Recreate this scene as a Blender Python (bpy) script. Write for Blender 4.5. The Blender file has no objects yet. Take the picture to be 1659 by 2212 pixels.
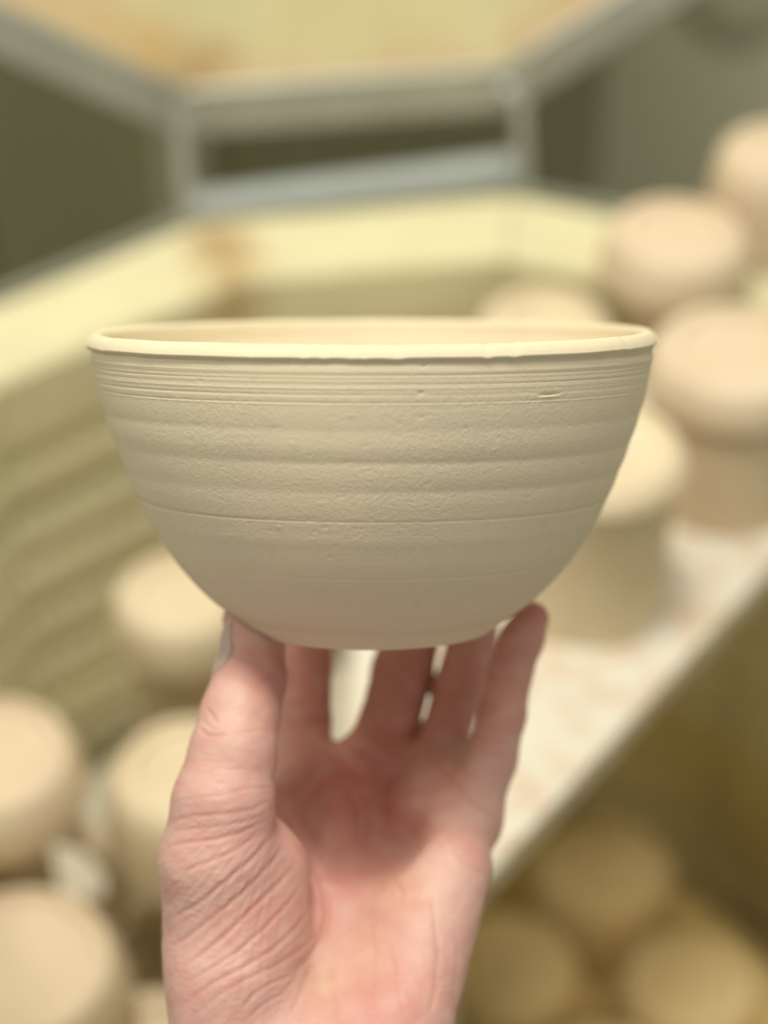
import bpy, math, random
import numpy as np
from mathutils import Vector, Matrix, Quaternion
random.seed(7); rng = np.random.default_rng(7)
PI = math.pi; R = math.radians
sc = bpy.context.scene; COL = sc.collection

# ------------------------------------------------------------------ camera
FPX = 4500.0; CX = 829.5; CY = 1106.0; H = .686; PITCH = R(40)
cam_d = bpy.data.cameras.new('camera'); cam = bpy.data.objects.new('camera', cam_d); COL.objects.link(cam)
cam.location = (0, 0, H); cam.rotation_euler = (R(90)-PITCH, 0, 0)
cam_d.sensor_fit = 'HORIZONTAL'; cam_d.sensor_width = 36; cam_d.lens = FPX/1659*36
cam_d.clip_start = .02; cam_d.clip_end = 50
cam_d.dof.use_dof = True; cam_d.dof.focus_distance = .587; cam_d.dof.aperture_fstop = 5.3
sc.camera = cam
CM = Matrix.Translation((0, 0, H)) @ cam.rotation_euler.to_matrix().to_4x4()
def ray(px, py):
    x = px-CX; y = CY-py
    return Vector((x, FPX*math.cos(PITCH)+y*math.sin(PITCH), -FPX*math.sin(PITCH)+y*math.cos(PITCH)))
def on_z(px, py, z):
    r = ray(px, py); return Vector((0, 0, H)) + r*((z-H)/r.z)

# ------------------------------------------------------------------ world, main lamp and added fill lights
w = bpy.data.worlds.new('World'); sc.world = w; w.use_nodes = True
w.node_tree.nodes['Background'].inputs[0].default_value = (1.0, .985, .88, 1)
w.node_tree.nodes['Background'].inputs[1].default_value = .37
def area(name, loc, target, size, power, col):
    l = bpy.data.lights.new(name, 'AREA'); l.shape = 'RECTANGLE'; l.size, l.size_y = size; l.energy = power; l.color = col
    o = bpy.data.objects.new(name, l); COL.objects.link(o); o.location = loc
    o.rotation_euler = (Vector(target)-Vector(loc)).to_track_quat('-Z', 'Y').to_euler(); return o
area('overhead_light', (-.16, .54, 2.3), (0, .75, 0), (.50, .30), 31, (1, .955, .86))
area('overhead_light', (.55, .34, 2.25), (0, .75, 0), (.5, .3), 8, (1, .95, .82))  # fill light added to brighten the kiln's lower right
area('overhead_light', (-1.4, .45, 2.0), (0, .6, 0), (.6, .3), 9, (1, .94, .80))  # side fill added to lighten the bowl's left and the pots
sc.view_settings.view_transform = 'Standard'; sc.view_settings.look = 'None'; sc.view_settings.exposure = .17
sc.cycles.use_denoising = True; sc.cycles.max_bounces = 8

# ------------------------------------------------------------------ helpers
def mesh_obj(name, V, F, mat, parent=None, smooth=True):
    me = bpy.data.meshes.new(name); me.from_pydata([tuple(v) for v in V], [], F); me.update()
    if smooth: me.shade_smooth()
    me.materials.append(mat)
    o = bpy.data.objects.new(name, me); COL.objects.link(o)
    if parent: o.parent = parent
    return o
def np_mesh(name, V, Q, mat, parent=None):
    me = bpy.data.meshes.new(name); V = np.asarray(V, np.float32); Q = np.asarray(Q, np.int32)
    me.vertices.add(len(V)); me.vertices.foreach_set('co', V.ravel())
    me.loops.add(Q.size); me.loops.foreach_set('vertex_index', Q.ravel())
    me.polygons.add(len(Q)); me.polygons.foreach_set('loop_start', np.arange(0, Q.size, 4, dtype=np.int32))
    me.update(calc_edges=True); me.validate(); me.shade_smooth(); me.materials.append(mat)
    o = bpy.data.objects.new(name, me); COL.objects.link(o)
    if parent: o.parent = parent
    return o
def link_mesh(name, me, parent=None, loc=(0, 0, 0), rz=0):
    o = bpy.data.objects.new(name, me); COL.objects.link(o); o.location = loc; o.rotation_euler.z = rz
    if parent: o.parent = parent
    return o
def tag(o, label=None, cat=None, group=None, kind=None):
    for k, v in (('label', label), ('category', cat), ('group', group), ('kind', kind)):
        if v: o[k] = v
    return o
def empty(name, loc=(0, 0, 0), rz=0):
    o = bpy.data.objects.new(name, None); COL.objects.link(o); o.location = loc; o.rotation_euler.z = rz; o.empty_display_size = .02
    return o
def box_data(x0, x1, y0, y1, z0, z1, b=0.0):
    import bmesh
    bm = bmesh.new(); bmesh.ops.create_cube(bm, size=1)
    for v in bm.verts:
        v.co = Vector(((x0+x1)/2+v.co.x*(x1-x0), (y0+y1)/2+v.co.y*(y1-y0), (z0+z1)/2+v.co.z*(z1-z0)))
    if b: bmesh.ops.bevel(bm, geom=bm.edges[:], offset=b, segments=2, affect='EDGES', profile=.6)
    bm.verts.index_update()
    V = [v.co.copy() for v in bm.verts]; F = [[v.index for v in f.verts] for f in bm.faces]; bm.free(); return V, F
def box(name, x0, x1, y0, y1, z0, z1, mat, parent=None, b=0.0):
    V, F = box_data(x0, x1, y0, y1, z0, z1, b); return mesh_obj(name, V, F, mat, parent, smooth=False)
def tube_data(pts, rad, n=10, cap=True):
    V = []; F = []; pts = [Vector(p) for p in pts]; m = len(pts); up = Vector((.13, .21, .97))
    for i, p in enumerate(pts):
        t = (pts[min(i+1, m-1)]-pts[max(i-1, 0)]).normalized(); a = t.cross(up).normalized(); b = t.cross(a)
        r = rad[i] if hasattr(rad, '__len__') else rad
        for k in range(n): V.append(p+(a*math.cos(2*PI*k/n)+b*math.sin(2*PI*k/n))*r)
    for i in range(m-1):
        for k in range(n): F.append([i*n+k, i*n+(k+1) % n, (i+1)*n+(k+1) % n, (i+1)*n+k])
    if cap: F += [list(range(n)), list(range((m-1)*n, m*n))]
    return V, F
def tube(name, pts, rad, mat, parent=None, n=10, cap=True):
    V, F = tube_data(pts, rad, n, cap); return mesh_obj(name, V, F, mat, parent)
def lathe_data(prof, n=96, wob=0.0):
    V = []; F = []; m = len(prof); ph = random.random()*6
    for i, (r, z) in enumerate(prof):
        for k in range(n):
            a = 2*PI*k/n; rr = r*(1+wob*math.sin(2*a+ph)+wob*.5*math.sin(3*a+ph*2)); V.append((rr*math.cos(a), rr*math.sin(a), z))
    for i in range(m-1):
        for k in range(n): F.append([i*n+k, i*n+(k+1) % n, (i+1)*n+(k+1) % n, (i+1)*n+k])
    return V, F
def smoothprof(pts, k=6):
    out = []; P = [Vector((a, b)) for a, b in pts]; P = [P[0]*2-P[1]]+P+[P[-1]*2-P[-2]]
    for i in range(1, len(P)-2):
        for j in range(k):
            t = j/k; a, b, c, d = P[i-1:i+3]
            q = .5*((2*b)+(c-a)*t+(2*a-5*b+4*c-d)*t*t+(3*b-a-3*c+d)*t**3); out.append((max(q.x, 0), q.y))
    out.append(tuple(pts[-1])); return out

# ------------------------------------------------------------------ materials
def mat(name, col, rough=.85, metal=0, var=.12, scale=30, col2=None, bump=.0, bscale=300, spec=.3):
    m = bpy.data.materials.new(name); m.use_nodes = True; nt = m.node_tree; N = nt.nodes; L = nt.links
    b = N['Principled BSDF']; b.inputs['Roughness'].default_value = rough; b.inputs['Metallic'].default_value = metal
    b.inputs['Specular IOR Level'].default_value = spec
    tc = N.new('ShaderNodeTexCoord'); no = N.new('ShaderNodeTexNoise'); no.inputs['Scale'].default_value = scale; no.inputs['Detail'].default_value = 5
    L.new(tc.outputs['Object'], no.inputs['Vector'])
    r = N.new('ShaderNodeValToRGB'); r.color_ramp.elements[0].position = .3; r.color_ramp.elements[1].position = .7
    c2 = col2 or tuple(c*(1-var) for c in col)
    r.color_ramp.elements[0].color = (*c2, 1); r.color_ramp.elements[1].color = (*col, 1)
    L.new(no.outputs['Fac'], r.inputs['Fac']); L.new(r.outputs['Color'], b.inputs['Base Color'])
    if bump:
        n2 = N.new('ShaderNodeTexNoise'); n2.inputs['Scale'].default_value = bscale; n2.inputs['Detail'].default_value = 4
        bp = N.new('ShaderNodeBump'); bp.inputs['Strength'].default_value = bump; bp.inputs['Distance'].default_value = .001
        L.new(tc.outputs['Object'], n2.inputs['Vector']); L.new(n2.outputs['Fac'], bp.inputs['Height']); L.new(bp.outputs['Normal'], b.inputs['Normal'])
    return m
M_pot = mat('raw_clay_pale', (.77, .665, .47), .9, col2=(.69, .57, .39), scale=22, bump=.4, bscale=500)
M_pot2 = mat('raw_clay_pink', (.75, .63, .455), .9, col2=(.67, .53, .37), scale=18, bump=.4, bscale=500)
M_pot3 = mat('raw_clay_gold_lit', (.82, .65, .36), .9, col2=(.76, .58, .30), scale=18)  # raw clay coloured gold for light bounced off the bricks
M_steel = mat('brushed_steel', (.50, .51, .44), .42, .55, scale=12, var=.25)
M_rod = mat('hinge_steel', (.74, .80, .77), .4, .2, scale=15, var=.1)
M_shelf = mat('kiln_wash', (.72, .69, .57), .95, col2=(.66, .52, .40), scale=55, bump=.6, bscale=200)
for e_, p_ in zip(M_shelf.node_tree.nodes['Color Ramp'].color_ramp.elements, (.38, .54)): e_.position = p_
M_coil = mat('heating_wire', (.72, .66, .42), .7, .2)
M_dark = mat('kiln_floor_dark', (.12, .07, .02), .9)
M_wall = mat('room_wall', (.75, .73, .54), .9, col2=(.62, .60, .42), scale=3)
M_rfloor = mat('room_floor', (.12, .11, .07), .8, scale=4)
M_backing = mat('shade_backing_paint', (.46, .44, .27), .6, scale=4)
M_post = mat('post_paint', (.62, .60, .42), .6, scale=6)
M_nail = mat('nail', (.58, .43, .37), .32, spec=.45, scale=60, var=.08)

def brick_material(name, col, stain_pts=(), stain_r=.05, edge_stain=False):
    m = mat(name, col, .95, col2=tuple(c*.86 for c in col), scale=14, bump=.5, bscale=260)
    nt = m.node_tree; N = nt.nodes; L = nt.links; b = N['Principled BSDF']; src = b.inputs['Base Color'].links[0].from_socket
    geo = N.new('ShaderNodeNewGeometry')
    nz = N.new('ShaderNodeTexNoise'); nz.inputs['Scale'].default_value = 24; L.new(geo.outputs['Position'], nz.inputs['Vector'])
    for P, rad, c in stain_pts:
        d = N.new('ShaderNodeVectorMath'); d.operation = 'DISTANCE'; d.inputs[1].default_value = P; L.new(geo.outputs['Position'], d.inputs[0])
        a = N.new('ShaderNodeMath'); a.operation = 'MULTIPLY_ADD'; a.inputs[1].default_value = rad*1.2; a.inputs[2].default_value = -rad*.6
        L.new(nz.outputs['Fac'], a.inputs[0])
        s = N.new('ShaderNodeMath'); s.operation = 'ADD'; L.new(d.outputs['Value'], s.inputs[0]); L.new(a.outputs[0], s.inputs[1])
        mr = N.new('ShaderNodeMapRange'); mr.inputs['From Min'].default_value = 0; mr.inputs['From Max'].default_value = rad*1.5
        mr.inputs['To Min'].default_value = .95; mr.inputs['To Max'].default_value = 0; L.new(s.outputs[0], mr.inputs['Value'])
        mx = N.new('ShaderNodeMix'); mx.data_type = 'RGBA'; L.new(mr.outputs[0], mx.inputs['Factor']); L.new(src, mx.inputs[6]); mx.inputs[7].default_value = (*c, 1)
        src = mx.outputs[2]
    L.new(src, b.inputs['Base Color']); return m

# ------------------------------------------------------------------ the kiln
KC = Vector((.041, .743, 0)); AIN, AOUT = .306, .376; NS = 12; ROT = R(9)
kiln = empty('kiln', KC)
tag(kiln, 'open twelve sided electric kiln with yellow firebrick walls and raised lid, behind the held bowl', 'kiln')
def side_ang(k): return R(90)+ROT+k*2*PI/NS          # outward normal of side k (k=0: back)
rim_mid0 = KC + Vector((math.cos(side_ang(0)), math.sin(side_ang(0)), 0))*AIN
def corner(k, a):                                     # corner between side k and k+1
    t = side_ang(k)+PI/NS; return KC+Vector((math.cos(t), math.sin(t), 0))*(a/math.cos(PI/NS))
stain = corner(0, .335)
M_brick = brick_material('firebrick', (.79, .74, .47), [((stain.x+.002, stain.y+.012, 0.0), .021, (.42, .27, .12)), ((stain.x+.006, stain.y-.022, -.002), .022, (.52, .36, .16)), ((stain.x+.006, stain.y-.036, -.035), .022, (.55, .38, .17))])
M_brick2 = brick_material('firebrick_wall_lit', (.93, .87, .58))  # wall copy of the rim brick, made paler in place of light
BH = .114
def brick_mesh(name, m, rim=False):
    # cross-section across the wall (y = outward), extruded along the side with mitred ends
    prof = [(AIN, -BH+.0012)]
    for gz in ([-.099, -.061, -.023] if not rim else [-.099, -.061]):
        prof += [(AIN, gz-.0110), (AIN+.002, gz-.0085), (AIN+.004, gz-.005), (AIN+.0048, gz-.001), (AIN+.004, gz+.004), (AIN+.002, gz+.0080), (AIN, gz+.0105)]
    prof += [(AIN, -.004), (AIN+.004, 0), (AOUT-.001, 0), (AOUT-.001, -BH+.0012)]
    V = []; n = len(prof); g = .0005
    for s in (-1, 1):
        for a, z in prof: V.append((s*(a*math.tan(PI/NS)-g), a, z))
    F = [[i, (i+1) % n, n+(i+1) % n, n+i] for i in range(n)]+[list(range(n-1, -1, -1)), list(range(n, 2*n))]
    me = bpy.data.meshes.new(name); me.from_pydata(V, [], F); me.update(); me.materials.append(m); return me
meA = brick_mesh('brick', M_brick, True); meB = brick_mesh('brick', M_brick2); meC = brick_mesh('brick', brick_material('firebrick_deep_lit', (.93, .78, .38)))  # deep rows brightened and gilded in colour for missing light
for row in range(5):
    for k in range(NS):
        dz = random.uniform(-.0006, .0006) if row == 0 else 0
        link_mesh('brick', meA if row == 0 else (meB if row < 3 else meC), kiln, (0, 0, -row*BH+dz), side_ang(k)-PI/2)
# heating element coils in the grooves
pts = []
for k in range(NS):
    for i in range(34):
        t = -1+2*(i/34); a = side_ang(k); c = Vector((math.cos(a), math.sin(a), 0)); s = Vector((-math.sin(a), math.cos(a), 0))
        ph = i*2*PI/3.0; rr = AIN+.0022
        pts.append(c*(rr+0.0028*math.cos(ph))+s*(t*rr*math.tan(PI/NS))+Vector((0, 0, 0.0028*math.sin(ph)-.005)))
cV, cF = tube_data(pts+[pts[0]], .0011, 4, False)
cm = mesh_obj('heating_coil', cV, cF, M_coil, kiln); cm.location.z = -.099
for z in [-.061]+[q-BH*i for i in range(1, 4) for q in (-.099, -.061, -.023)]: link_mesh('heating_coil', cm.data, kiln, (0, 0, z))
# steel jacket
def ring_prism(name, prof, mt, parent, n=NS, rot=ROT, closed=True):
    V = []; F = []; m = len(prof)
    for k in range(n):
        t = R(90)+rot+(k+.5)*2*PI/n
        for a, z in prof: q = a/math.cos(PI/n); V.append((q*math.cos(t), q*math.sin(t), z))
    for k in range(n):
        for i in range(m if closed else m-1):
            j = (i+1) % m; k2 = (k+1) % n; F.append([k*m+i, k2*m+i, k2*m+j, k*m+j])
    return mesh_obj(name, V, F, mt, parent, smooth=False)
ring_prism('steel_jacket', [(AOUT, -.60), (AOUT, .0015), (AOUT-.006, .003), (AOUT-.006, .0045), (AOUT+.0025, .0045), (AOUT+.004, .002), (AOUT+.004, -.60)], M_steel, kiln)
def disc_prism(name, a, z0, z1, mt, parent):
    V = []; n = NS
    for z in (z0, z1):
        for k in range(n):
            t = R(90)+ROT+(k+.5)*2*PI/n; q = a/math.cos(PI/n); V.append((q*math.cos(t), q*math.sin(t), z))
    F = [[k, (k+1) % n, n+(k+1) % n, n+k] for k in range(n)]+[list(range(n-1, -1, -1)), list(range(n, 2*n))]
    return mesh_obj(name, V, F, mt, parent, smooth=False)
disc_prism('kiln_floor', AIN-.002, -.60, -.571, M_dark, kiln)
ring_prism('kiln_stand', [(AOUT-.03, -.62), (AOUT-.03, -.602), (AOUT-.01, -.602), (AOUT-.01, -.62)], M_steel, kiln)
for k in range(4):
    a = R(45+90*k); c = Vector((math.cos(a), math.sin(a), 0))*(AOUT-.03)
    box('leg', c.x-.015, c.x+.015, c.y-.015, c.y+.015, -.90, -.621, M_steel, kiln)
# the raised lid
LAP = .392
lid = empty('lid_hinge_group'); bpy.data.objects.remove(lid)
hn = Vector((math.cos(side_ang(0)), math.sin(side_ang(0)), 0)); hs = Vector((-math.sin(side_ang(0)), math.cos(side_ang(0)), 0))*-1
LEAN = R(8)
up = (Vector((0, 0, 1))*math.cos(LEAN)+hn*math.sin(LEAN)); nf = (-hn*math.cos(LEAN)+Vector((0, 0, 1))*math.sin(LEAN))   # face normal, to the front
base = KC+hn*(AOUT+.030)+Vector((0, 0, .042))
lc = base+up*LAP
LM = Matrix((( hs.x, up.x, nf.x, lc.x-KC.x), (hs.y, up.y, nf.y, lc.y-KC.y), (hs.z, up.z, nf.z, lc.z-KC.z), (0, 0, 0, 1)))
def poly_pts(a, z, n=NS): return [(a/math.cos(PI/n)*math.sin((k+.5)*2*PI/n), -a/math.cos(PI/n)*math.cos((k+.5)*2*PI/n), z) for k in range(n)]
def mid(a, x, y): return LM@Vector((x, -a+y, 0))+KC
st = []
for x, y, r_, c in [(-.092, .040, .024, (.50, .28, .10)), (-.118, .056, .024, (.72, .50, .22)), (-.145, .072, .026, (.76, .55, .28)), (-.175, .090, .028, (.78, .58, .32)), (-.21, .11, .03, (.78, .56, .32)),
                    (-.06, .028, .016, (.78, .58, .36)), (-.03, .027, .016, (.80, .60, .38)), (0, .027, .015, (.80, .61, .38)), (.03, .027, .017, (.80, .58, .36)), (.065, .028, .018, (.80, .60, .38)),
                    (.115, .045, .02, (.80, .58, .34)), (.145, .062, .022, (.80, .58, .34)), (.175, .080, .024, (.80, .56, .32)), (.20, .095, .03, (.80, .56, .32)), (0, .19, .10, (.78, .64, .26))]:
    p = mid(LAP, x, y); st.append(((p.x, p.y, p.z), r_, c))
M_lid = brick_material('lid_firebrick', (.85, .78, .47), st)
V = poly_pts(LAP-.020, 0)+poly_pts(LAP-.003, -.004)+poly_pts(LAP-.003, -.062); n = NS
F = [list(range(n))]+[[j*n+k, (j+1)*n+k, (j+1)*n+(k+1) % n, j*n+(k+1) % n] for j in range(2) for k in range(n)]+[list(range(3*n-1, 2*n-1, -1))]
lid = mesh_obj('lid', V, F, M_lid, kiln, smooth=False); lid.matrix_local = LM
V = poly_pts(LAP-.030, .0005)+poly_pts(LAP-.028, .0030)+poly_pts(LAP-.001, .0036)+poly_pts(LAP+.002, .001)+poly_pts(LAP+.002, -.064)+poly_pts(LAP-.001, -.064)
F = [[j*n+k, (j+1)*n+k, (j+1)*n+(k+1) % n, j*n+(k+1) % n] for j in range(5) for k in range(n)]
band = mesh_obj('lid_band', V, F, M_steel, lid, smooth=False)
for k in range(NS):
    t = (k+.5)*2*PI/n; q = (LAP-.013)/math.cos(PI/n); V, F = lathe_data([(0, .0052), (.003, .005), (.0052, .0035), (.0055, .0015)], 16)
    s = mesh_obj('rivet', V, F, M_rod, lid); s.location = (q*math.sin(t), -q*math.cos(t), .0022)
# hinge: rod and two brackets
def hp(x, y, z): return (hs*x+hn*(AOUT+y)+Vector((0, 0, z)))
tube('hinge_rod', [hp(-.106, .018, -.004), hp(.108, .018, .006)], .0108, M_rod, kiln, 20)
for x in (-.104, .106):
    V = []; F = []
    for zz, yy in ((-.06, .006), (-.016, .012), (.010, .012), (.062, .032), (.08, .036)):
        for dx, dy in ((-.004, -.004), (.004, -.004), (.004, .004), (-.004, .004)): V.append(hp(x+dx, yy-.010+dy, zz))
    for i in range(4):
        for j in range(4): F.append([i*4+j, i*4+(j+1) % 4, (i+1)*4+(j+1) % 4, (i+1)*4+j])
    F += [[0, 3, 2, 1], [16, 17, 18, 19]]
    mesh_obj('hinge_bracket', V, F, M_steel, kiln, smooth=False)

# ------------------------------------------------------------------ shelves and posts
def shelf(name, outline, ztop, th, mt):
    V = []; n = len(outline); O = np.array(outline); c = O.mean(0)
    def ins(d):
        q = []
        for p in O: v = c-p; q.append(p+v/np.linalg.norm(v)*d)
        return q
    rings = [(ins(.004), ztop), (ins(.001), ztop-.001), (ins(0), ztop-.004), (ins(0), ztop-th+.002), (ins(.002), ztop-th)]
    for q, z in rings: V += [(p[0], p[1], z) for p in q]
    F = [list(range(n))]+[[j*n+k, (j+1)*n+k, (j+1)*n+(k+1) % n, j*n+(k+1) % n] for j in range(4) for k in range(n)]+[list(range(5*n-1, 4*n-1, -1))]
    return mesh_obj(name, V, F, mt, smooth=False)
def arc(r, a0, a1, n=40): return [(KC.x+r*math.cos(R(a0+(a1-a0)*i/n)), KC.y+r*math.sin(R(a0+(a1-a0)*i/n))) for i in range(n+1)]
ZB = -.05
# straight edge of the raised half shelf, running away to the right
e0 = on_z(700, 2278, ZB); e1 = on_z(1659, 1230, ZB); dirv = (e1-e0).normalized()
def hit(P, d, r):
    q = Vector((P.x-KC.x, P.y-KC.y)); dd = Vector((d.x, d.y)); b = q.dot(dd); t = -b+math.sqrt(b*b-q.dot(q)+r*r); return P.x+d.x*t, P.y+d.y*t
RB = .285
h1 = hit(e1, dirv, RB); a1 = math.degrees(math.atan2(h1[1]-KC.y, h1[0]-KC.x))
outB = arc(RB, a1, 104)+[(-.017, .80), (-.020, .62), (e0.x, e0.y)]
s = shelf('kiln_shelf', outB, ZB, .018, M_shelf)
tag(s, 'cream kiln-washed shelf with a straight diagonal front edge, raised near the kiln rim at right', 'kiln shelf', 'kiln shelves')
ZA = -.30
outA = arc(.285, 100, 262)+[(-.005, .50), (-.005, .75)]
M_shelf2 = mat('kiln_wash_low', (.80, .77, .66), .95, col2=(.70, .64, .48), scale=20)
s = shelf('kiln_shelf', outA, ZA, .016, M_shelf2)
tag(s, 'lower half round white shelf under the upturned pots at left', 'kiln shelf', 'kiln shelves')
ZE = -.43
s = shelf('kiln_shelf', arc(.247, -89, 89), ZE, .016, mat('kiln_shelf_low', (.86, .68, .32), .95, scale=15, col2=(.78, .58, .24)))  # kiln wash coloured gold, as if lit by the brick walls
tag(s, 'deepest half round shelf in shade under the diagonal edge at bottom right', 'kiln shelf', 'kiln shelves')
def post(x, y, z0, z1, label):
    o = box('kiln_post', x-.016, x+.016, y-.016, y+.016, z0, z1, M_shelf2, None, .002)
    tag(o, label, 'kiln post', 'posts holding up the kiln shelves')
post(.02, 0.90, ZE+.001, ZB-.0185, 'cream square post under the back corner of the raised shelf')
post(.285, .80, ZE+.001, ZB-.0185, 'cream square post under the right end of the raised shelf')
post(.02, .64, ZE+.001, ZB-.0185, 'cream square post under the front tip of the raised shelf')
post(-.05, .55, -.5705, ZA-.0165, 'cream square post under the front of the low left shelf')
post(-.05, .95, -.5705, ZA-.0165, 'cream square post under the back of the low left shelf')
post(.14, .60, -.5705, ZE-.0165, 'short cream post under the deepest shelf')

# ------------------------------------------------------------------ pots in the kiln
G = 'raw clay pots loaded in the kiln'
def up_bowl(loc, r, h, m, label, foot=.70, name='clay_bowl', group=G):
    """a bowl turned upside down: foot ring on top"""
    rf = r*foot
    outer = [(r*.985, 0), (r, .003), (r*.99, h*.30), (r*.955, h*.62), (r*.885, h*.86), ((rf+.002)*.5+r*.42, h*.97), (rf, h), (rf-.004, h+.0005), (rf-.0055, h-.0030), (rf*.5, h-.0034), (0, h-.0032)]
    inner = [(0, h-.008), (rf*.8, h-.009), (r*.80, h*.70), (r*.90, h*.4), (r*.93, .002), (r*.96, 0), (r*.985, 0)]
    V, F = lathe_data(smoothprof(inner[:-1], 3)+smoothprof(outer, 5), 88, .004)
    o = mesh_obj(name, V, F, m); o.location = loc; o.rotation_euler.z = random.random()*6
    return tag(o, label, 'bowl', group)
def up_cup(loc, r0, r1, h, m, label, handle=None):
    """a tall cup turned upside down, rim (r0) below, base (r1) on top"""
    outer = [(r0-.001, 0), (r0, .002), (r0*.985+.015*r1, h*.25), (r0*.55+r1*.45, h*.6), (r1, h*.93), (r1-.002, h-.002), (r1-.006, h), (r1*.5, h-.001), (0, h-.001)]
    inner = [(0, h-.006), (r1-.006, h-.007), (r0-.005, h*.3), (r0-.004, .001), (r0-.001, 0)]
    V, F = lathe_data(smoothprof(inner[:-1], 3)+smoothprof(outer, 5), 80, .003)
    o = mesh_obj('clay_cup', V, F, m); o.location = loc
    tag(o, label, 'cup', 'raw clay cups in the kiln')
    if handle is not None:
        ha, ho, hc, hh_ = handle; c = Vector((math.cos(ha), math.sin(ha), 0)); pts = []
        for i in range(13):
            t = i/12*PI; pts.append(c*(r0-.003+ho*math.sin(t)**.8)+Vector((0, 0, h*hc+h*hh_*math.cos(t))))
        V, F = tube_data(pts, [.0095-.0025*math.sin(i/12*PI) for i in range(13)], 10)
        mesh_obj('handle', V, F, m, o)
    return o
def stack(px, py, ztop, rb, hb, rc, zbase, m, lb, lc_, foot=.72, taper=.92, handle=None, dxy=(0, 0)):
    p = on_z(px, py, ztop); p.x += dxy[0]; p.y += dxy[1]
    up_cup((p.x, p.y, zbase+.0003), rc, rc*taper, ztop-hb-zbase-.001+.0, m, lc_, handle)
    up_bowl((p.x, p.y, ztop-hb), rb, hb, m, lb, foot)
stack(1292, 958, .052, .0450, .013, .0400, ZB, M_pot, 'shallow upturned bowl with a flat pale base, behind the held bowl at right', 'tall straight sided cup standing on the cream shelf beside the raised little finger', .84, 1.0)
stack(1592, 745, .045, .0480, .026, .0468, ZB, M_pot2, 'large rounded upturned bowl at the right edge, level with the rim of the held bowl', 'tall cup under the large rounded bowl at the right edge', .72, .95)
stack(1466, 492, .045, .0440, .031, .026, ZB, M_pot2, 'rounded upturned bowl standing before the right end of the pale kiln rim', 'narrow cup under the bowl that stands before the right end of the kiln rim', .70, .9)
p = on_z(1695, 310, .066); up_bowl((p.x, p.y, .0012), .042, .064, M_pot2, 'highest upturned bowl, cut off by the right edge of the photo', .62)
p = on_z(1178, 672, .0); up_bowl((p.x, p.y-.006, ZB+.0003), .0435, -ZB, M_pot, 'upturned bowl whose top just shows over the back rim of the held one', .62)
stack(392, 1270, -.10, .0415, .034, .032, ZA, M_pot, 'upturned bowl before the grooved kiln wall, left of the thumb tip', 'cup under the bowl left of the thumb tip', .66)
stack(408, 1655, -.105, .0465, .060, .030, ZA, M_pot, 'tall upturned bowl directly left of the thumb joint', 'cup under the tall bowl left of the thumb', .70, .95)
stack(-25, 1625, -.085, .0475, .034, .025, ZA, M_pot2, 'upturned bowl cut by the left edge of the photo, middle one of the left column', 'cup with a looped handle under the bowl cut by the left edge', .80, .95, (R(-5), .037, .66, .24))
stack(35, 2075, -.130, .0550, .045, .040, ZA, M_pot2, 'largest upturned bowl, in the bottom left corner', 'cup under the largest bowl in the bottom left corner', .80)
stack(235, 1985, -.235, .026, .03, .021, ZA, M_pot, 'small upturned bowl tucked behind the largest one at bottom left', 'cup under the small bowl tucked in at bottom left', .6)
stack(330, 2230, -.18, .034, .03, .026, ZA, M_pot2, 'small pinkish upturned bowl low between the wrist and the corner bowl', 'cup beneath the small pinkish bowl by the wrist', .6)
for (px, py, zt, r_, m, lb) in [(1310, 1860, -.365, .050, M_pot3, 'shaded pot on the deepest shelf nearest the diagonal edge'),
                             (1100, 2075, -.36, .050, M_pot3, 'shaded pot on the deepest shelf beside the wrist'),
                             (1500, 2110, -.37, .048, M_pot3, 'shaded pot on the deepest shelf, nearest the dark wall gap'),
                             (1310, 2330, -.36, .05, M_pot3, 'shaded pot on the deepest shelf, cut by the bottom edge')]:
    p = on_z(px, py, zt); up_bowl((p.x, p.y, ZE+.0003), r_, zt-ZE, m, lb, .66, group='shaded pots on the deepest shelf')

# ------------------------------------------------------------------ the room behind
tag(box('room_wall', -2.5, 2.5, 1.95, 2.05, -.9, 2.6, M_wall), kind='structure')
tag(box('room_floor', -2.5, 2.5, -1.5, 1.95, -.95, -.901, M_rfloor), kind='structure')
backing = empty('shade_backing', (-.335, 1.72, -.9))  # dark panel added where the wall lies in the lid's shade
tag(backing, 'added dark panel for the shade behind the kiln at left, under the lid', 'dark panel')
box('backing_body', -.16, .52, -.17, .20, 0, 1.6, M_backing, backing, .004)
box('backing_panel', -.155, -.012, -.188, -.171, .03, 1.57, M_backing, backing, .003)
box('backing_panel', -.008, .170, -.188, -.171, .03, 1.57, M_backing, backing, .003)
box('backing_panel', .174, .515, -.188, -.171, .03, 1.57, M_backing, backing, .003)
tube('handle', [(-.03, -.20, .85), (-.03, -.20, .97)], .005, M_post, backing)
tag(box('wall_post', -.36-.0, -.325, 1.30, 1.335, -.9, 1.5, M_post, None, .003), 'pale olive upright post left of the added dark panel', 'post')
tag(tube('wall_pipe', [(-.165, 1.50, -.9), (-.165, 1.50, 1.5)], .020, M_post, None, 20), 'upright pipe between the added dark panel and the lid hinge', 'pipe')
pl = empty('wall_socket', (.36, 1.948, -.25)); tag(pl, 'round plate with a socket on the wall right of the hinge', 'socket')
V, F = lathe_data(smoothprof([(0, .02), (.035, .019), (.055, .014), (.062, 0)], 4), 40)
d = mesh_obj('plate', V, F, M_post, pl); d.rotation_euler.x = R(90)

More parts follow.
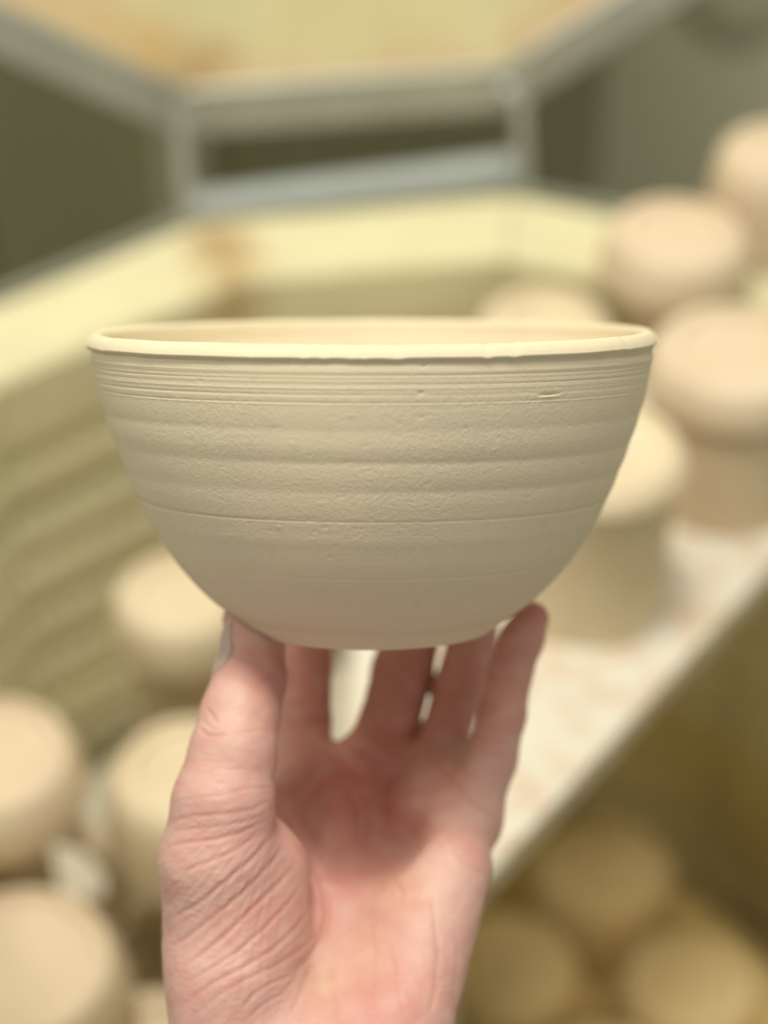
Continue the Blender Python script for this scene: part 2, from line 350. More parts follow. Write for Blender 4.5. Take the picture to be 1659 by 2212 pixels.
# ------------------------------------------------------------------ the held bowl
m = bpy.data.materials.new('greenware_clay'); m.use_nodes = True; nt = m.node_tree; N = nt.nodes; L = nt.links; b = N['Principled BSDF']
b.inputs['Roughness'].default_value = .82; b.inputs['Specular IOR Level'].default_value = .25
tc = N.new('ShaderNodeTexCoord'); sep = N.new('ShaderNodeSeparateXYZ'); L.new(tc.outputs['Object'], sep.inputs[0])
def noise(scale, detail=4, vec=None, rough=.55):
    n_ = N.new('ShaderNodeTexNoise'); n_.inputs['Scale'].default_value = scale; n_.inputs['Detail'].default_value = detail; n_.inputs['Roughness'].default_value = rough
    L.new(vec or tc.outputs['Object'], n_.inputs['Vector']); return n_.outputs['Fac']
def math_(op, a, b_=None, c=None):
    n_ = N.new('ShaderNodeMath'); n_.operation = op
    for i, v in enumerate((a, b_, c)):
        if v is None: continue
        if isinstance(v, (int, float)): n_.inputs[i].default_value = v
        else: L.new(v, n_.inputs[i])
    return n_.outputs[0]
def mapr(v, a, b_, c, d_):
    n_ = N.new('ShaderNodeMapRange'); L.new(v, n_.inputs[0])
    for i, x in enumerate((a, b_, c, d_)): n_.inputs[i+1].default_value = x
    return n_.outputs[0]
def mixc(f, a, b_):
    n_ = N.new('ShaderNodeMix'); n_.data_type = 'RGBA'
    if isinstance(f, (int, float)): n_.inputs[0].default_value = f
    else: L.new(f, n_.inputs[0])
    for i, v in ((6, a), (7, b_)):
        if isinstance(v, tuple): n_.inputs[i].default_value = (*v, 1)
        else: L.new(v, n_.inputs[i])
    return n_.outputs[2]
zz = math_('MULTIPLY_ADD', noise(14, 2), .006, sep.outputs['Z'])
zz = math_('SUBTRACT', zz, .003)
ramp = N.new('ShaderNodeValToRGB'); L.new(mapr(zz, 0, .1, 0, 1), ramp.inputs[0]); cr = ramp.color_ramp
stops = [(0, (0.758, 0.661, 0.460)), (.055, (0.758, 0.651, 0.456)), (.075, (0.699, 0.569, 0.403)), (.10, (0.768, 0.632, 0.469)), (.235, (0.768, 0.642, 0.473)), (.262, (0.754, 0.661, 0.460)), (.30, (0.763, 0.666, 0.465)),
         (.437, (0.768, 0.671, 0.469)), (.446, (0.690, 0.579, 0.389)), (.455, (0.768, 0.675, 0.469)), (.7, (0.763, 0.671, 0.469)), (.955, (0.758, 0.666, 0.460)), (.985, (0.650, 0.555, 0.372))]  # lip stop darkened in colour against the strong light there
while len(cr.elements) < len(stops): cr.elements.new(.5)
for e, (p_, c_) in zip(cr.elements, stops): e.position = p_; e.color = (*c_, 1)
c1 = mixc(mapr(noise(9, 3), .42, .62, 0, .35), ramp.outputs[0], (.74, .595, .48))
c1 = mixc(mapr(noise(17, 3, rough=.6), .5, .66, 0, .30), c1, (.66, .63, .43))
c1 = mixc(mapr(noise(300, 2), .30, .40, .12, 0), c1, (.50, .41, .29))
L.new(c1, b.inputs['Base Color'])
mp = N.new('ShaderNodeMapping'); mp.inputs['Scale'].default_value = (8, 8, 1400); L.new(tc.outputs['Object'], mp.inputs[0])
scr = noise(1, 3, mp.outputs[0])
topm = mapr(sep.outputs['Z'], .074, .084, .0, 1)
h1_ = math_('MULTIPLY', math_('MULTIPLY', scr, topm), .26)
mp2 = N.new('ShaderNodeMapping'); mp2.inputs['Scale'].default_value = (16, 16, 420); L.new(tc.outputs['Object'], mp2.inputs[0])
h1b = math_('MULTIPLY', noise(1, 2, mp2.outputs[0]), .10)
midm = math_('MULTIPLY', mapr(sep.outputs['Z'], .018, .045, .15, 1), mapr(sep.outputs['Z'], .078, .09, 1, .5))
patch = mapr(noise(30, 2), .35, .6, .45, 1)
gr = math_('MULTIPLY', math_('MULTIPLY', noise(880, 5, rough=.68), math_('MULTIPLY', midm, patch)), 1.15)
vo = N.new('ShaderNodeTexVoronoi'); vo.inputs['Scale'].default_value = 240; L.new(tc.outputs['Object'], vo.inputs['Vector'])
sel = mapr(noise(95, 1), .60, .64, 0, 1)
pit = math_('MULTIPLY', math_('MULTIPLY', mapr(vo.outputs['Distance'], .05, .25, -1, 0), sel), math_('MULTIPLY', midm, .45))
hh = math_('ADD', math_('ADD', math_('ADD', h1_, gr), h1b), pit)
bp = N.new('ShaderNodeBump'); bp.inputs['Strength'].default_value = .62; bp.inputs['Distance'].default_value = .00042
L.new(hh, bp.inputs['Height']); L.new(bp.outputs[0], b.inputs['Normal'])
M_bowl = m

PR = [(.0335, .0000), (.0366, .0003), (.0382, .0016), (.0420, .0042), (.0509, .0112), (.0579, .0187), (.0647, .0280), (.0721, .0420), (.0785, .0585), (.0831, .0730), (.0861, .0865), (.0869, .0920)]
pz = np.array([p_[1] for p_ in PR]); pr = np.array([p_[0] for p_ in PR])
sp = smoothprof(PR, 40); spr = np.array([a for a, _ in sp]); spz = np.array([c for _, c in sp])
seg = np.concatenate([[0], np.cumsum(np.hypot(np.diff(spr), np.diff(spz)))]); NO = 470
u = np.linspace(0, seg[-1], NO); orr = np.interp(u, seg, spr); oz = np.interp(u, seg, spz)
rim = [(.0872, .0921), (.0876, .0925), (.0879, .0929), (.0878, .0934), (.0873, .0945), (.0865, .0956), (.0857, .0962), (.0847, .0965), (.0837, .0961), (.0830, .0950), (.0828, .0930)]
rim = smoothprof(rim, 4)
inner = smoothprof([(.0826, .0915), (.0812, .080), (.0780, .066), (.0725, .050), (.0640, .033), (.0530, .021), (.0380, .0125), (.0200, .0082), (.008, .0074), (0.0004, .0073)], 10)
bot = smoothprof([(.0004, .0020), (.020, .0021), (.0290, .0019), (.0305, .0004), (.0320, -.0001)], 4)
prof = [(a, c, 0) for a, c in bot]+[(a, c, 1) for a, c in zip(orr, oz)]+[(a, c, 2) for a, c in rim]+[(a, c, 3) for a, c in inner]
PRr = np.array([p_[0] for p_ in prof]); PZ = np.array([p_[1] for p_ in prof]); PK = np.array([p_[2] for p_ in prof])
NT = 760; th = np.arange(NT)/NT*2*PI
RR = np.repeat(PRr[:, None], NT, 1); ZZ = np.repeat(PZ[:, None], NT, 1); T = np.repeat(th[None, :], len(prof), 0)
om = (PK == 1)[:, None]*1.0
def g(x, s): return np.exp(-(x/s)**2)
zw = ZZ+.0005*np.sin(T+.6)+.0003*np.sin(2*T+2)
d = np.zeros_like(RR)
for z0, s_, a in [(.0665, .0034, .00030), (.0575, .0030, .00026), (.0492, .0028, .00028), (.0762, .003, .00018), (.0815, .0018, .00014), (.0380, .002, .00010), (.0300, .0026, .0001)]:
    d += a*.6*g(zw-z0, s_)*(1+.45*np.sin(T*1+z0*900))
for z0, s_, a in [(.0444, .00036, -.00014), (.0862, .00022, -.00012), (.0818, .00024, -.00012), (.0795, .00018, -.00009), (.0847, .00018, -.00010), (.0836, .00022, .00009), (.0262, .0004, -.00008), (.0085, .0005, -.00012), (.0908, .0012, -.00036), (.0885, .0004, .00010), (.0873, .0003, -.0001), (.0533, .0012, -.00008), (.0620, .0012, -.0001), (.0716, .0012, -.00008)]:
    d += a*g(zw-z0, s_)*(1+.5*np.sin(T*2+z0*3000))
for i in range(22):
    z0 = .079+.0125*rng.random(); d += rng.normal()*.000035*g(zw-z0, .00018)
# small pits, crumbs and the gouge
axis_th = -PI/2     # the side that faces the camera
def bump_at(t0, z0, st_, sz, a):
    global d
    dt = (T-t0+PI) % (2*PI)-PI; d = d+a*np.exp(-(dt/st_)**2-((ZZ-z0)/sz)**2)
for i in range(150):
    s_ = rng.uniform(.0003, .0007); bump_at(axis_th+rng.normal()*.8, rng.uniform(.036, .090), s_/.08, s_, rng.choice([-1, -1, 1])*rng.uniform(.00004, .00015))
bump_at(axis_th+.62, .0812, .030, .00030, -.0007); bump_at(axis_th+.62, .0806, .030, .0003, .00025)
bump_at(axis_th+.16, .0830, .0045, .0004, -.0006); bump_at(axis_th+.165, .0905, .004, .0003, -.0006)
for z0 in (.0725, .0645, .0585, .0440, .0415, .0375, .0305, .0895):
    for k in range(2): bump_at(PI+rng.normal()*.04+.02, z0+rng.normal()*.0006, .016, .0007, .0008)
RR = RR+d*om
RR += ((PK == 3)[:, None])*(.00025*np.sin(ZZ*900+T))
rm = (PK == 2)[:, None]
RR += rm*(.00006*np.sin(T*31)*np.sin(T*7)+.00010*np.sin(5*T))
for t_, w_, a_ in [(axis_th+rng.normal()*.7, rng.uniform(.004, .02), rng.uniform(.00010, .00035)) for _ in range(14)]:
    ZZ = ZZ-rm*a_*np.exp(-(((T-t_+PI) % (2*PI)-PI)/w_)**2)
ZZ = ZZ+rm*(.00012*np.sin(3*T+1)+.00005*np.sin(17*T))
RR = RR*(1+.003*np.sin(2*T+.4))
V = np.stack([RR*np.cos(T), RR*np.sin(T), ZZ*.972], -1).reshape(-1, 3)
nr = len(prof); I = np.arange(nr-1)[:, None]*NT; J = np.arange(NT)[None, :]; J2 = (J+1) % NT
Q = np.stack([(I+J), (I+J2), (I+NT+J2), (I+NT+J)], -1).reshape(-1, 4)
bowl = np_mesh('held_bowl', V, Q, M_bowl)
tag(bowl, 'large raw clay bowl with fine throwing lines, held up on fingertips', 'bowl')
# placing: base centre and axis given in camera space
def cam_pt(px, py, dep): return Vector(((px-CX)*dep/FPX, (CY-py)*dep/FPX, -dep))
P0 = cam_pt(808, 1357, .6575)
tau = R(7.6); roll = R(.25)
ax = Vector((-math.sin(roll), math.cos(roll)*math.cos(tau), math.cos(roll)*math.sin(tau))).normalized()
xx = Vector((1, 0, 0)); xx = (xx-ax*xx.dot(ax)).normalized(); yy = ax.cross(xx)
BM = Matrix(((xx.x, yy.x, ax.x, P0.x), (xx.y, yy.y, ax.y, P0.y), (xx.z, yy.z, ax.z, P0.z), (0, 0, 0, 1)))
bowl.matrix_world = CM@BM

# ------------------------------------------------------------------ the hand (signed distance field -> one continuous mesh)
def C(px, py, dep): return np.array([(px-CX)*dep/FPX, (CY-py)*dep/FPX, dep])*1000    # mm: right, up, away
def cone(P, a, b_, ra, rb):
    ab = b_-a; t = np.clip(((P-a)@ab)/(ab@ab), 0, 1); return np.linalg.norm(P-a-t[:, None]*ab, axis=1)-(ra+(rb-ra)*t)
def ell(P, c, rad, rot=None):
    q = P-c
    if rot is not None: q = q@rot
    q = q/np.array(rad); l = np.linalg.norm(q, axis=1); return (l-1)*min(rad)*.5+(l-1)*.5*(np.array(rad).mean())*.6
def smin(a, b_, k):
    h = np.clip(.5+.5*(b_-a)/k, 0, 1); return b_*(1-h)+a*h-k*h*(1-h)
def rz(a): c, s = math.cos(a), math.sin(a); return np.array([[c, -s, 0], [s, c, 0], [0, 0, 1.0]])
MCP = {'i': C(650, 1672, .6900), 'm': C(800, 1660, .6955), 'r': C(925, 1685, .6900), 'p': C(1010, 1765, .6740)}
WR = C(668, 2290, .6230)
CH = {
 'i': [(MCP['i'], 10.5), (C(655, 1560, .7040), 9.4), (C(662, 1440, .714), 8.8), (C(668, 1330, .722), 8.4), (C(690, 1240, .729), 7.6)],
 'm': [(MCP['m'], 10.6), (C(842, 1560, .702), 10.2), (C(870, 1450, .714), 10.6), (C(898, 1340, .724), 9.8), (C(915, 1240, .731), 8.0)],
 'r': [(MCP['r'], 10.0), (C(962, 1590, .696), 8.2), (C(990, 1490, .706), 8.6), (C(1020, 1385, .714), 8.4), (C(1045, 1270, .722), 7.2)],
 'p': [(MCP['p'], 9.8), (C(1062, 1640, .6770), 8.2), (C(1085, 1545, .6765), 7.6), (C(1103, 1450, .6755), 7.0), (C(1128, 1380, .6730), 6.9), (C(1148, 1337, .6700), 5.6)],
}
TH = [(C(500, 2010, .6330), 21), (C(470, 1860, .6270), 17.5), (C(482, 1735, .6260), 15.2), (C(502, 1630, .6290), 13.0), (C(519, 1545, .6345), 11.9), (C(540, 1465, .6405), 11.0), (C(545, 1395, .6450), 9.8), (C(520, 1338, .6510), 5.8)]
def hand_sdf(P):
    # palm: metacarpal masses
    d_ = cone(P, C(560, 2270, .6260), C(640, 1720, .6800), 13, 11)
    for a, b_, ra, rb in [(C(640, 2290, .6250), MCP['m']+[0, -3, 1], 13, 11.5), (C(740, 2290, .6250), MCP['r']+[0, -2, 0], 13, 11), (C(800, 2280, .6260), MCP['p']+[-1, -2, 0], 13, 11)]:
        d_ = smin(d_, cone(P, a, b_, ra, rb), 9)
    d_ = smin(d_, cone(P, MCP['i'], MCP['m'], 9.2, 9.5), 6); d_ = smin(d_, cone(P, MCP['m'], MCP['r'], 9.5, 9), 6); d_ = smin(d_, cone(P, MCP['r'], MCP['p'], 9, 9), 6)
    # heel of the little-finger side, thumb mound
    d_ = smin(d_, cone(P, C(872, 2190, .6300), C(970, 1880, .6560), 15.5, 12.5), 10)
    d_ = smin(d_, cone(P, C(500, 2120, .6270), C(560, 1880, .6400), 20, 16), 9)
    # wrist and forearm
    d_ = smin(d_, cone(P, C(490, 2300, .6230), C(520, 2650, .610), 16.5, 17), 14)
    d_ = smin(d_, cone(P, C(815, 2300, .6240), C(780, 2650, .612), 16, 17), 14)
    d_ = smin(d_, cone(P, C(670, 2300, .6230), C(665, 2650, .610), 16, 19), 14)
    d_ = smin(d_, cone(P, C(560, 2650, .608), C(560, 3500, .52), 19, 32), 16); d_ = smin(d_, cone(P, C(760, 2650, .610), C(760, 3500, .52), 19, 32), 16)
    # thumb
    t = cone(P, TH[0][0], TH[1][0], TH[0][1], TH[1][1])
    for i in range(1, len(TH)-1): t = smin(t, cone(P, TH[i][0], TH[i+1][0], TH[i][1], TH[i+1][1]), 2.5)
    # flat nail side
    d_ = smin(d_, t, 7)
    # web between thumb and index
    d_ = smin(d_, cone(P, C(520, 1800, .6480), C(610, 1760, .6800), 8.5, 8.5), 13)
    # fingers
    f_ = None
    for key in 'imrp':
        ch = CH[key]; q = cone(P, ch[0][0], ch[1][0], ch[0][1], ch[1][1])
        for i in range(1, len(ch)-1): q = smin(q, cone(P, ch[i][0], ch[i+1][0], ch[i][1], ch[i+1][1]), 2.0)
        f_ = q if f_ is None else smin(f_, q, 1.6)
    d_ = smin(d_, f_, 5)
    d_ = -smin(-d_, np.linalg.norm(P-C(765, 1735, .6590), axis=1)-25.0, 6)
    # soft pads at the base of the fingers
    for c_, r_ in ((C(890, 1740, .6800), 7), (C(975, 1770, .6690), 7)):
        d_ = smin(d_, np.linalg.norm(P-c_, axis=1)-r_, 8)
    return d_
def nets(f, lo, hi, h):
    lo = np.array(lo, float); hi = np.array(hi, float); kc = 4; n_ = (np.ceil((hi-lo)/(h*kc)).astype(int)+1)
    ax_ = [lo[i]+np.arange(n_[i])*h*kc for i in range(3)]
    G_ = np.stack(np.meshgrid(*ax_, indexing='ij'), -1).reshape(-1, 3); D0 = f(G_).reshape(n_)
    near = np.abs(D0) < h*kc*2.6
    N_ = (n_-1)*kc+1; D = np.full(N_, 99.0, np.float32)
    # coarse sign everywhere
    D = np.repeat(np.repeat(np.repeat(D0, kc, 0), kc, 1), kc, 2)[:N_[0], :N_[1], :N_[2]].astype(np.float32)
    ci = near[:-1, :-1, :-1].copy()
    for a in (0, 1):
        for b2 in (0, 1):
            for c2 in (0, 1): ci |= near[a:n_[0]-1+a, b2:n_[1]-1+b2, c2:n_[2]-1+c2]
    mk = np.repeat(np.repeat(np.repeat(ci, kc, 0), kc, 1), kc, 2); full = np.zeros(N_, bool); full[:-1, :-1, :-1] = mk
    idx = np.argwhere(full); D[full] = np.concatenate([f(lo+c_*h) for c_ in np.array_split(idx, max(1, len(idx)//400000))])
    S = D < 0
    c8 = sum(S[a:N_[0]-1+a, b2:N_[1]-1+b2, c2:N_[2]-1+c2].astype(np.int8) for a in (0, 1) for b2 in (0, 1) for c2 in (0, 1))
    act = (c8 > 0) & (c8 < 8); vid = -np.ones(act.shape, np.int64); cells = np.argwhere(act); vid[act] = np.arange(len(cells))
    V_ = lo+(cells+.5)*h; faces = []
    for ax0 in range(3):
        sl0 = [slice(None)]*3; sl1 = [slice(None)]*3; sl0[ax0] = slice(0, -1); sl1[ax0] = slice(1, None)
        ch_ = S[tuple(sl0)] != S[tuple(sl1)]; E_ = np.argwhere(ch_); inside = S[tuple(sl0)][ch_]
        a1_, a2_ = [(1, 2), (2, 0), (0, 1)][ax0]
        ok = (E_[:, a1_] > 0) & (E_[:, a2_] > 0) & (E_[:, a1_] < act.shape[a1_]) & (E_[:, a2_] < act.shape[a2_]); E_ = E_[ok]; inside = inside[ok]
        def vv(d1, d2):
            q = E_.copy(); q[:, a1_] += d1; q[:, a2_] += d2; return vid[q[:, 0], q[:, 1], q[:, 2]]
        q = np.stack([vv(-1, -1), vv(0, -1), vv(0, 0), vv(-1, 0)], 1); q[~inside] = q[~inside][:, ::-1]
        faces.append(q)
    F_ = np.concatenate(faces); F_ = F_[(F_ >= 0).all(1)]
    return V_, F_
def grad(f, P, e=.15):
    g_ = np.stack([f(P+np.eye(3)[i]*e)-f(P-np.eye(3)[i]*e) for i in range(3)], 1); return g_/np.maximum(np.linalg.norm(g_, axis=1, keepdims=True), 1e-6)
V_, F_ = nets(hand_sdf, (-110, -310, 480), (75, 32, 760), 1.0)
for it in range(4):
    V_ = V_-grad(hand_sdf, V_)*np.clip(hand_sdf(V_), -1, 1)[:, None]
    if it < 3:   # relax along the surface
        acc = np.zeros_like(V_); cnt = np.zeros(len(V_))
        for i in range(4):
            j = F_[:, (i+1) % 4]; np.add.at(acc, F_[:, i], V_[j]); np.add.at(cnt, F_[:, i], 1)
        V_ = V_*.4+acc/np.maximum(cnt, 1)[:, None]*.6
# one level of simple subdivision
def subdiv(V0, F0):
    E_ = np.concatenate([np.stack([F0[:, i], F0[:, (i+1) % 4]], 1) for i in range(4)]); Es = np.sort(E_, 1)
    key = Es[:, 0]*len(V0)+Es[:, 1]; uq, inv = np.unique(key, return_inverse=True); em = (V0[uq//len(V0)]+V0[uq % len(V0)])/2
    n0 = len(V0); ne = len(em); fm = V0[F0].mean(1); nf_ = len(F0); e_ = inv.reshape(4, nf_).T+n0; fc = np.arange(nf_)+n0+ne
    Q_ = np.concatenate([np.stack([F0[:, i], e_[:, i], fc, e_[:, (i-1) % 4]], 1) for i in range(4)])
    return np.concatenate([V0, em, fm]), Q_
V_, F_ = subdiv(V_, F_)
V_ = V_-grad(hand_sdf, V_)*np.clip(hand_sdf(V_), -1, 1)[:, None]
NRM = grad(hand_sdf, V_, .4)
PX = V_[:, 0]/V_[:, 2]*FPX+CX; PY = CY-V_[:, 1]/V_[:, 2]*FPX
front = np.clip((-NRM[:, 2]+.05)*2.0, 0, 1)
def zc(pts): return [(298.6+.58*a, 1260.8+.58*c_) for a, c_ in pts]
def poly_dist(pts):
    best = np.full(len(V_), 1e9); tt = np.zeros(len(V_)); n_ = len(pts)-1
    for i in range(n_):
        a = np.array(pts[i]); b2 = np.array(pts[i+1]); ab = b2-a; qx = PX-a[0]; qy = PY-a[1]
        t = np.clip((qx*ab[0]+qy*ab[1])/(ab@ab), 0, 1); dd = np.hypot(qx-t*ab[0], qy-t*ab[1]); m_ = dd < best; best[m_] = dd[m_]; tt[m_] = (i+t[m_])/n_
    return best, tt
disp = np.zeros(len(V_)); crease = np.zeros(len(V_))
W = [ # (points in detail-view units, depth mm, width px, flank)
 ([(490, 545), (430, 548), (330, 562), (300, 570)], .18, 6), ([(258, 468), (275, 490), (300, 520)], .55, 6), ([(228, 540), (262, 568), (330, 560)], .55, 6), ([(240, 505), (270, 535), (300, 548)], .30, 5),
 ([(480, 700), (380, 690), (260, 700), (190, 720)], .10, 6), ([(485, 760), (400, 765), (300, 790), (200, 800)], .22, 7),
 ([(495, 800), (430, 840), (330, 858), (210, 866), (120, 885)], .38, 7), ([(490, 850), (410, 885), (300, 905), (180, 915), (110, 930)], .26, 6), ([(470, 880), (390, 925), (280, 955), (170, 965), (105, 985)], .50, 7),
 ([(440, 940), (350, 1000), (240, 1045), (130, 1085)], .42, 7), ([(505, 930), (440, 1010), (330, 1105), (220, 1195), (125, 1250)], .60, 8), ([(545, 975), (480, 1060), (390, 1150), (290, 1235), (180, 1320), (130, 1350)], .55, 8),
 ([(590, 1040), (520, 1120), (420, 1215), (330, 1305), (230, 1385), (160, 1430)], .60, 8), ([(625, 1100), (560, 1190), (470, 1285), (370, 1370), (260, 1440), (170, 1490)], .45, 7), ([(660, 1180), (590, 1280), (500, 1365), (390, 1430), (280, 1485), (180, 1560)], .50, 8),
 ([(690, 1280), (620, 1350), (520, 1420), (420, 1465), (300, 1530), (200, 1620)], .40, 8),
 ([(495, 825), (545, 890), (600, 960), (655, 1050), (695, 1140), (706, 1230), (690, 1310), (640, 1390), (575, 1458)], 1.3, 12),
 ([(575, 1458), (500, 1485), (430, 1530), (370, 1600)], .45, 7), ([(600, 1450), (540, 1525), (460, 1570), (390, 1640)], .35, 7),
 ([(1095, 650), (1160, 730), (1240, 805), (1335, 885)], .65, 9), ([(1170, 985), (1225, 1045), (1300, 1095)], .25, 8), ([(870, 1000), (940, 1075), (980, 1150), (985, 1200)], .28, 8),
 ([(1085, 1120), (1100, 1240), (1118, 1370), (1105, 1520), (1080, 1640)], .35, 10), ([(930, 1330), (955, 1450), (990, 1600)], .22, 8), ([(1180, 1250), (1190, 1400), (1170, 1560)], .16, 8),
 ([(825, 985), (835, 900), (820, 820), (780, 740), (735, 690)], 1.9, 20), ([(895, 960), (1000, 930), (1110, 960), (1160, 1010)], .30, 9), ([(560, 720), (600, 830), (640, 910), (730, 985)], .35, 12),
 ([(540, 330), (620, 345), (722, 330)], .45, 9), ([(530, 505), (630, 512), (725, 515)], 1.8, 18), ([(720, 1400), (728, 1500), (750, 1640)], .3, 12), ([(860, 1230), (880, 1380), (870, 1560)], .22, 12), ([(650, 1400), (620, 1490), (560, 1620)], .3, 9), ([(900, 300), (1000, 310), (1120, 300)], .45, 9), ([(820, 545), (940, 560), (1085, 560)], .6, 10), ([(830, 570), (960, 590), (1090, 590)], .3, 8), ([(1130, 400), (1200, 410), (1270, 400)], .4, 8),
 ([(1280, 330), (1350, 355), (1440, 385)], .30, 8), ([(1210, 560), (1290, 590), (1390, 600)], .35, 9), ([(1200, 600), (1290, 625), (1380, 640)], .2, 8),
 ([(880, 640), (860, 760), (850, 900)], .3, 12), ([(1000, 620), (1010, 760), (980, 900)], .25, 12),
]
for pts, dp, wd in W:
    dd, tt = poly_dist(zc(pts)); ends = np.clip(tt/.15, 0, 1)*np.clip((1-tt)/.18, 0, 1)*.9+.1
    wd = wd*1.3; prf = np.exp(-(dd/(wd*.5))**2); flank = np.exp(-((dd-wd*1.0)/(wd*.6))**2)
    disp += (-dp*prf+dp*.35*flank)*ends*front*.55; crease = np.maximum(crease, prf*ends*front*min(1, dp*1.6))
# faint fine wrinkles across the thumb mound, following the fan of folds
rad_ = np.hypot(PX-640, PY-1640); ang = np.arctan2(PY-1640, 640-PX)
mound = np.exp(-((PX-480)/120)**4)*np.exp(-((PY-1990)/230)**4)*front
disp += mound*.06*(np.sin(ang*95+.03*rad_+2*np.sin(rad_*.03))+.7*np.sin(ang*151+np.sin(rad_*.021)*3))
disp += .035*np.sin(V_[:, 1]*3.1+2*np.sin(V_[:, 0]*.35)+np.sin(V_[:, 2]*.5))*np.clip(np.sin(V_[:, 0]*.5+V_[:, 1]*.23), 0, 1)*front
disp += .06*np.sin(V_[:, 0]*.9+np.sin(V_[:, 1]*.7))*np.sin(V_[:, 1]*.8+np.cos(V_[:, 2]*.9))
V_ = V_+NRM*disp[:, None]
VW = np.stack([V_[:, 0], V_[:, 1], -V_[:, 2]], 1)/1000
M3 = np.array(CM.to_3x3()); VW = VW@M3.T+np.array([0, 0, H])
# skin tone per vertex, with shade mixed into the palm hollow and fingers
def blob(x, y, r_): return np.exp(-(((PX-x)**2+(PY-y)**2)/r_**2))
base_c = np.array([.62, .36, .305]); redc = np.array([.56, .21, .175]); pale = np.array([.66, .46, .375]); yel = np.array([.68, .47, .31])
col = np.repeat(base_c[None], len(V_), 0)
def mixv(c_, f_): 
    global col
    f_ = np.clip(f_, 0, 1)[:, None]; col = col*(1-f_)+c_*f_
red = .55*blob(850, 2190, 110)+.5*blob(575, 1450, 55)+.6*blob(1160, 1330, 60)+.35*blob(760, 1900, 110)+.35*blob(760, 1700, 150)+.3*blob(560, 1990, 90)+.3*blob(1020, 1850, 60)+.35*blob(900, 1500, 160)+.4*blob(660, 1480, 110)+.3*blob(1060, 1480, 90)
mixv(np.array([.44, .13, .095]), .9*blob(760, 1700, 125)+.4*blob(860, 1580, 120)+.4*blob(660, 1500, 80)); mixv(np.array([.52, .21, .155]), .6*np.clip((1640-PY)/120, 0, 1)*np.clip((PX-610)/40, 0, 1)); mixv(redc, red); mixv(pale, .5*blob(500, 1545, 60)+.45*blob(960, 1900, 80)+.5*blob(500, 1335, 30)+.3*blob(400, 1950, 90)); mixv(yel, .55*blob(690, 2120, 45)+.35*blob(870, 1930, 60)+.3*blob(780, 2060, 60))  # first two mixes paint the bowl's shade on palm and fingers
xs = V_/7.0
mot = np.sin(xs[:, 0]*2.1+np.sin(xs[:, 1]*1.7)*2)*np.sin(xs[:, 1]*2.3+np.sin(xs[:, 2]*1.3+xs[:, 0])*2)
mixv(redc, np.clip(mot, 0, 1)*.22); mixv(pale, np.clip(-mot, 0, 1)*.25)
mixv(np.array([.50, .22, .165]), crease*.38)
ms = bpy.data.materials.new('skin'); ms.use_nodes = True; nt = ms.node_tree; N = nt.nodes; L = nt.links; b = N['Principled BSDF']
at = N.new('ShaderNodeAttribute'); at.attribute_name = 'tone'
tc = N.new('ShaderNodeTexCoord')
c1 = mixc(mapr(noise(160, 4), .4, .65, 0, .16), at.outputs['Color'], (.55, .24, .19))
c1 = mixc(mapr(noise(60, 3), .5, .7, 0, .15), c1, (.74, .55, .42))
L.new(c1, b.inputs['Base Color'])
b.inputs['Roughness'].default_value = .52; b.inputs['Specular IOR Level'].default_value = .38
b.inputs['Subsurface Weight'].default_value = .14; b.inputs['Subsurface Radius'].default_value = (1, .35, .18); b.inputs['Subsurface Scale'].default_value = .004
vo = N.new('ShaderNodeTexVoronoi'); vo.inputs['Scale'].default_value = 900; L.new(tc.outputs['Object'], vo.inputs['Vector'])
hh = math_('ADD', math_('MULTIPLY', vo.outputs['Distance'], .5), math_('MULTIPLY', noise(500, 3), .8))
bp = N.new('ShaderNodeBump'); bp.inputs['Strength'].default_value = .42; bp.inputs['Distance'].default_value = .0003; L.new(hh, bp.inputs['Height']); L.new(bp.outputs[0], b.inputs['Normal'])
org = VW[:, :].mean(0)
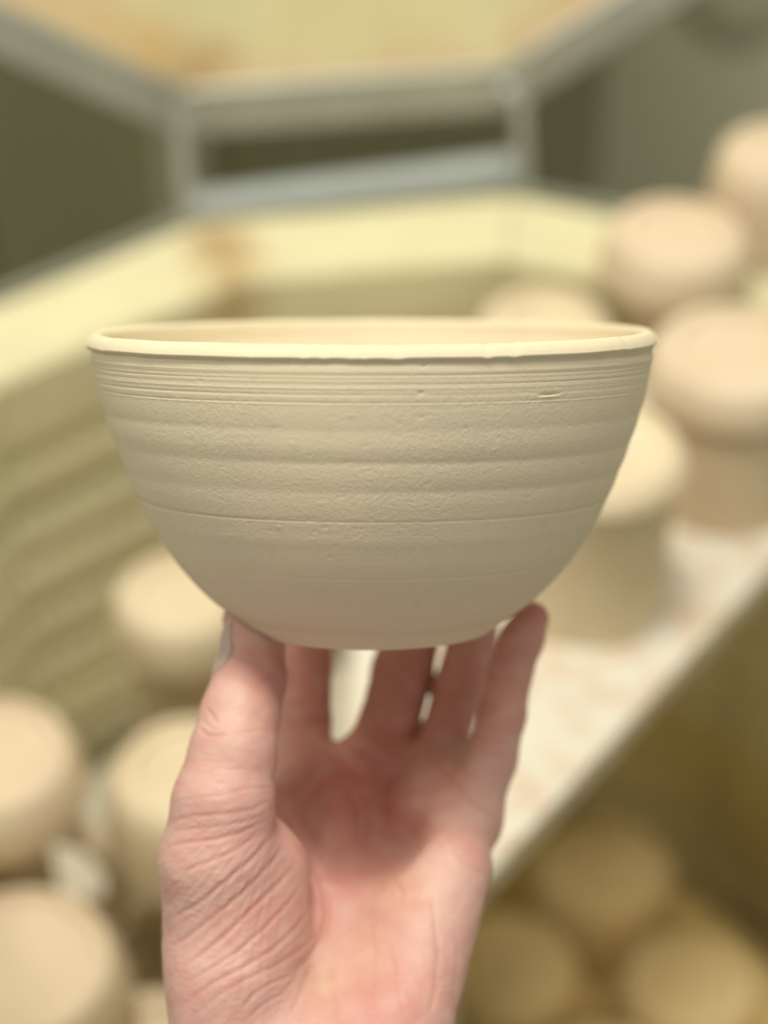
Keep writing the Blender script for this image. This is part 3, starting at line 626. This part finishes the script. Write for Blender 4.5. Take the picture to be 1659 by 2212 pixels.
hand = np_mesh('hand', VW-org, F_, ms); hand.location = org
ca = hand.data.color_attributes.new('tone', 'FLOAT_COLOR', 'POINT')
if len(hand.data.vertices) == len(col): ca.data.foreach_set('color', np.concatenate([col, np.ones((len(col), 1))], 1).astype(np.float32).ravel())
tag(hand, 'bare left hand, palm to the viewer, holding the clay bowl up on its fingertips', 'hand')
# thumb nail: a thin curved plate on the outer side of the last thumb joint
A0 = C(542, 1455, .6415); A1 = C(528, 1362, .6480); axn = (A1-A0)/np.linalg.norm(A1-A0)
side = np.array([-1.0, 0, -.28]); side = side-axn*(side@axn); side /= np.linalg.norm(side); ort = np.cross(axn, side)
NV = []; nu, nv = 14, 14
for i in range(nu+1):
    s_ = i/nu
    for j in range(nv+1):
        a = (j/nv-.5)*R(105)*(1-.35*(1-min(1, s_*3))**2*1); c_ = A0+(A1-A0)*s_
        dr = side*math.cos(a)+ort*math.sin(a); lo_, hi_ = 0.0, 14.0
        for it in range(18):
            md = (lo_+hi_)/2
            if hand_sdf((c_+dr*md)[None])[0] < 0: lo_ = md
            else: hi_ = md
        NV.append(c_+dr*(lo_+.16*math.cos(a)+.04))
top = [np.array(v) for v in NV]; mcen = sum(top)/len(top)
under = [v-side*.5 for v in top]
allv = np.array(top+under); allw = np.stack([allv[:, 0], allv[:, 1], -allv[:, 2]], 1)/1000@M3.T+np.array([0, 0, H])-org
nn = (nu+1)*(nv+1); F = []
for i in range(nu):
    for j in range(nv): q = [i*(nv+1)+j, i*(nv+1)+j+1, (i+1)*(nv+1)+j+1, (i+1)*(nv+1)+j]; F.append(q); F.append([x+nn for x in q[::-1]])
bd = [j for j in range(nv+1)]+[i*(nv+1)+nv for i in range(1, nu+1)]+[nu*(nv+1)+j for j in range(nv-1, -1, -1)]+[i*(nv+1) for i in range(nu-1, 0, -1)]
for i in range(len(bd)): a, b2 = bd[i], bd[(i+1) % len(bd)]; F.append([a, b2, b2+nn, a+nn])
mesh_obj('thumbnail', allw, F, M_nail, hand)
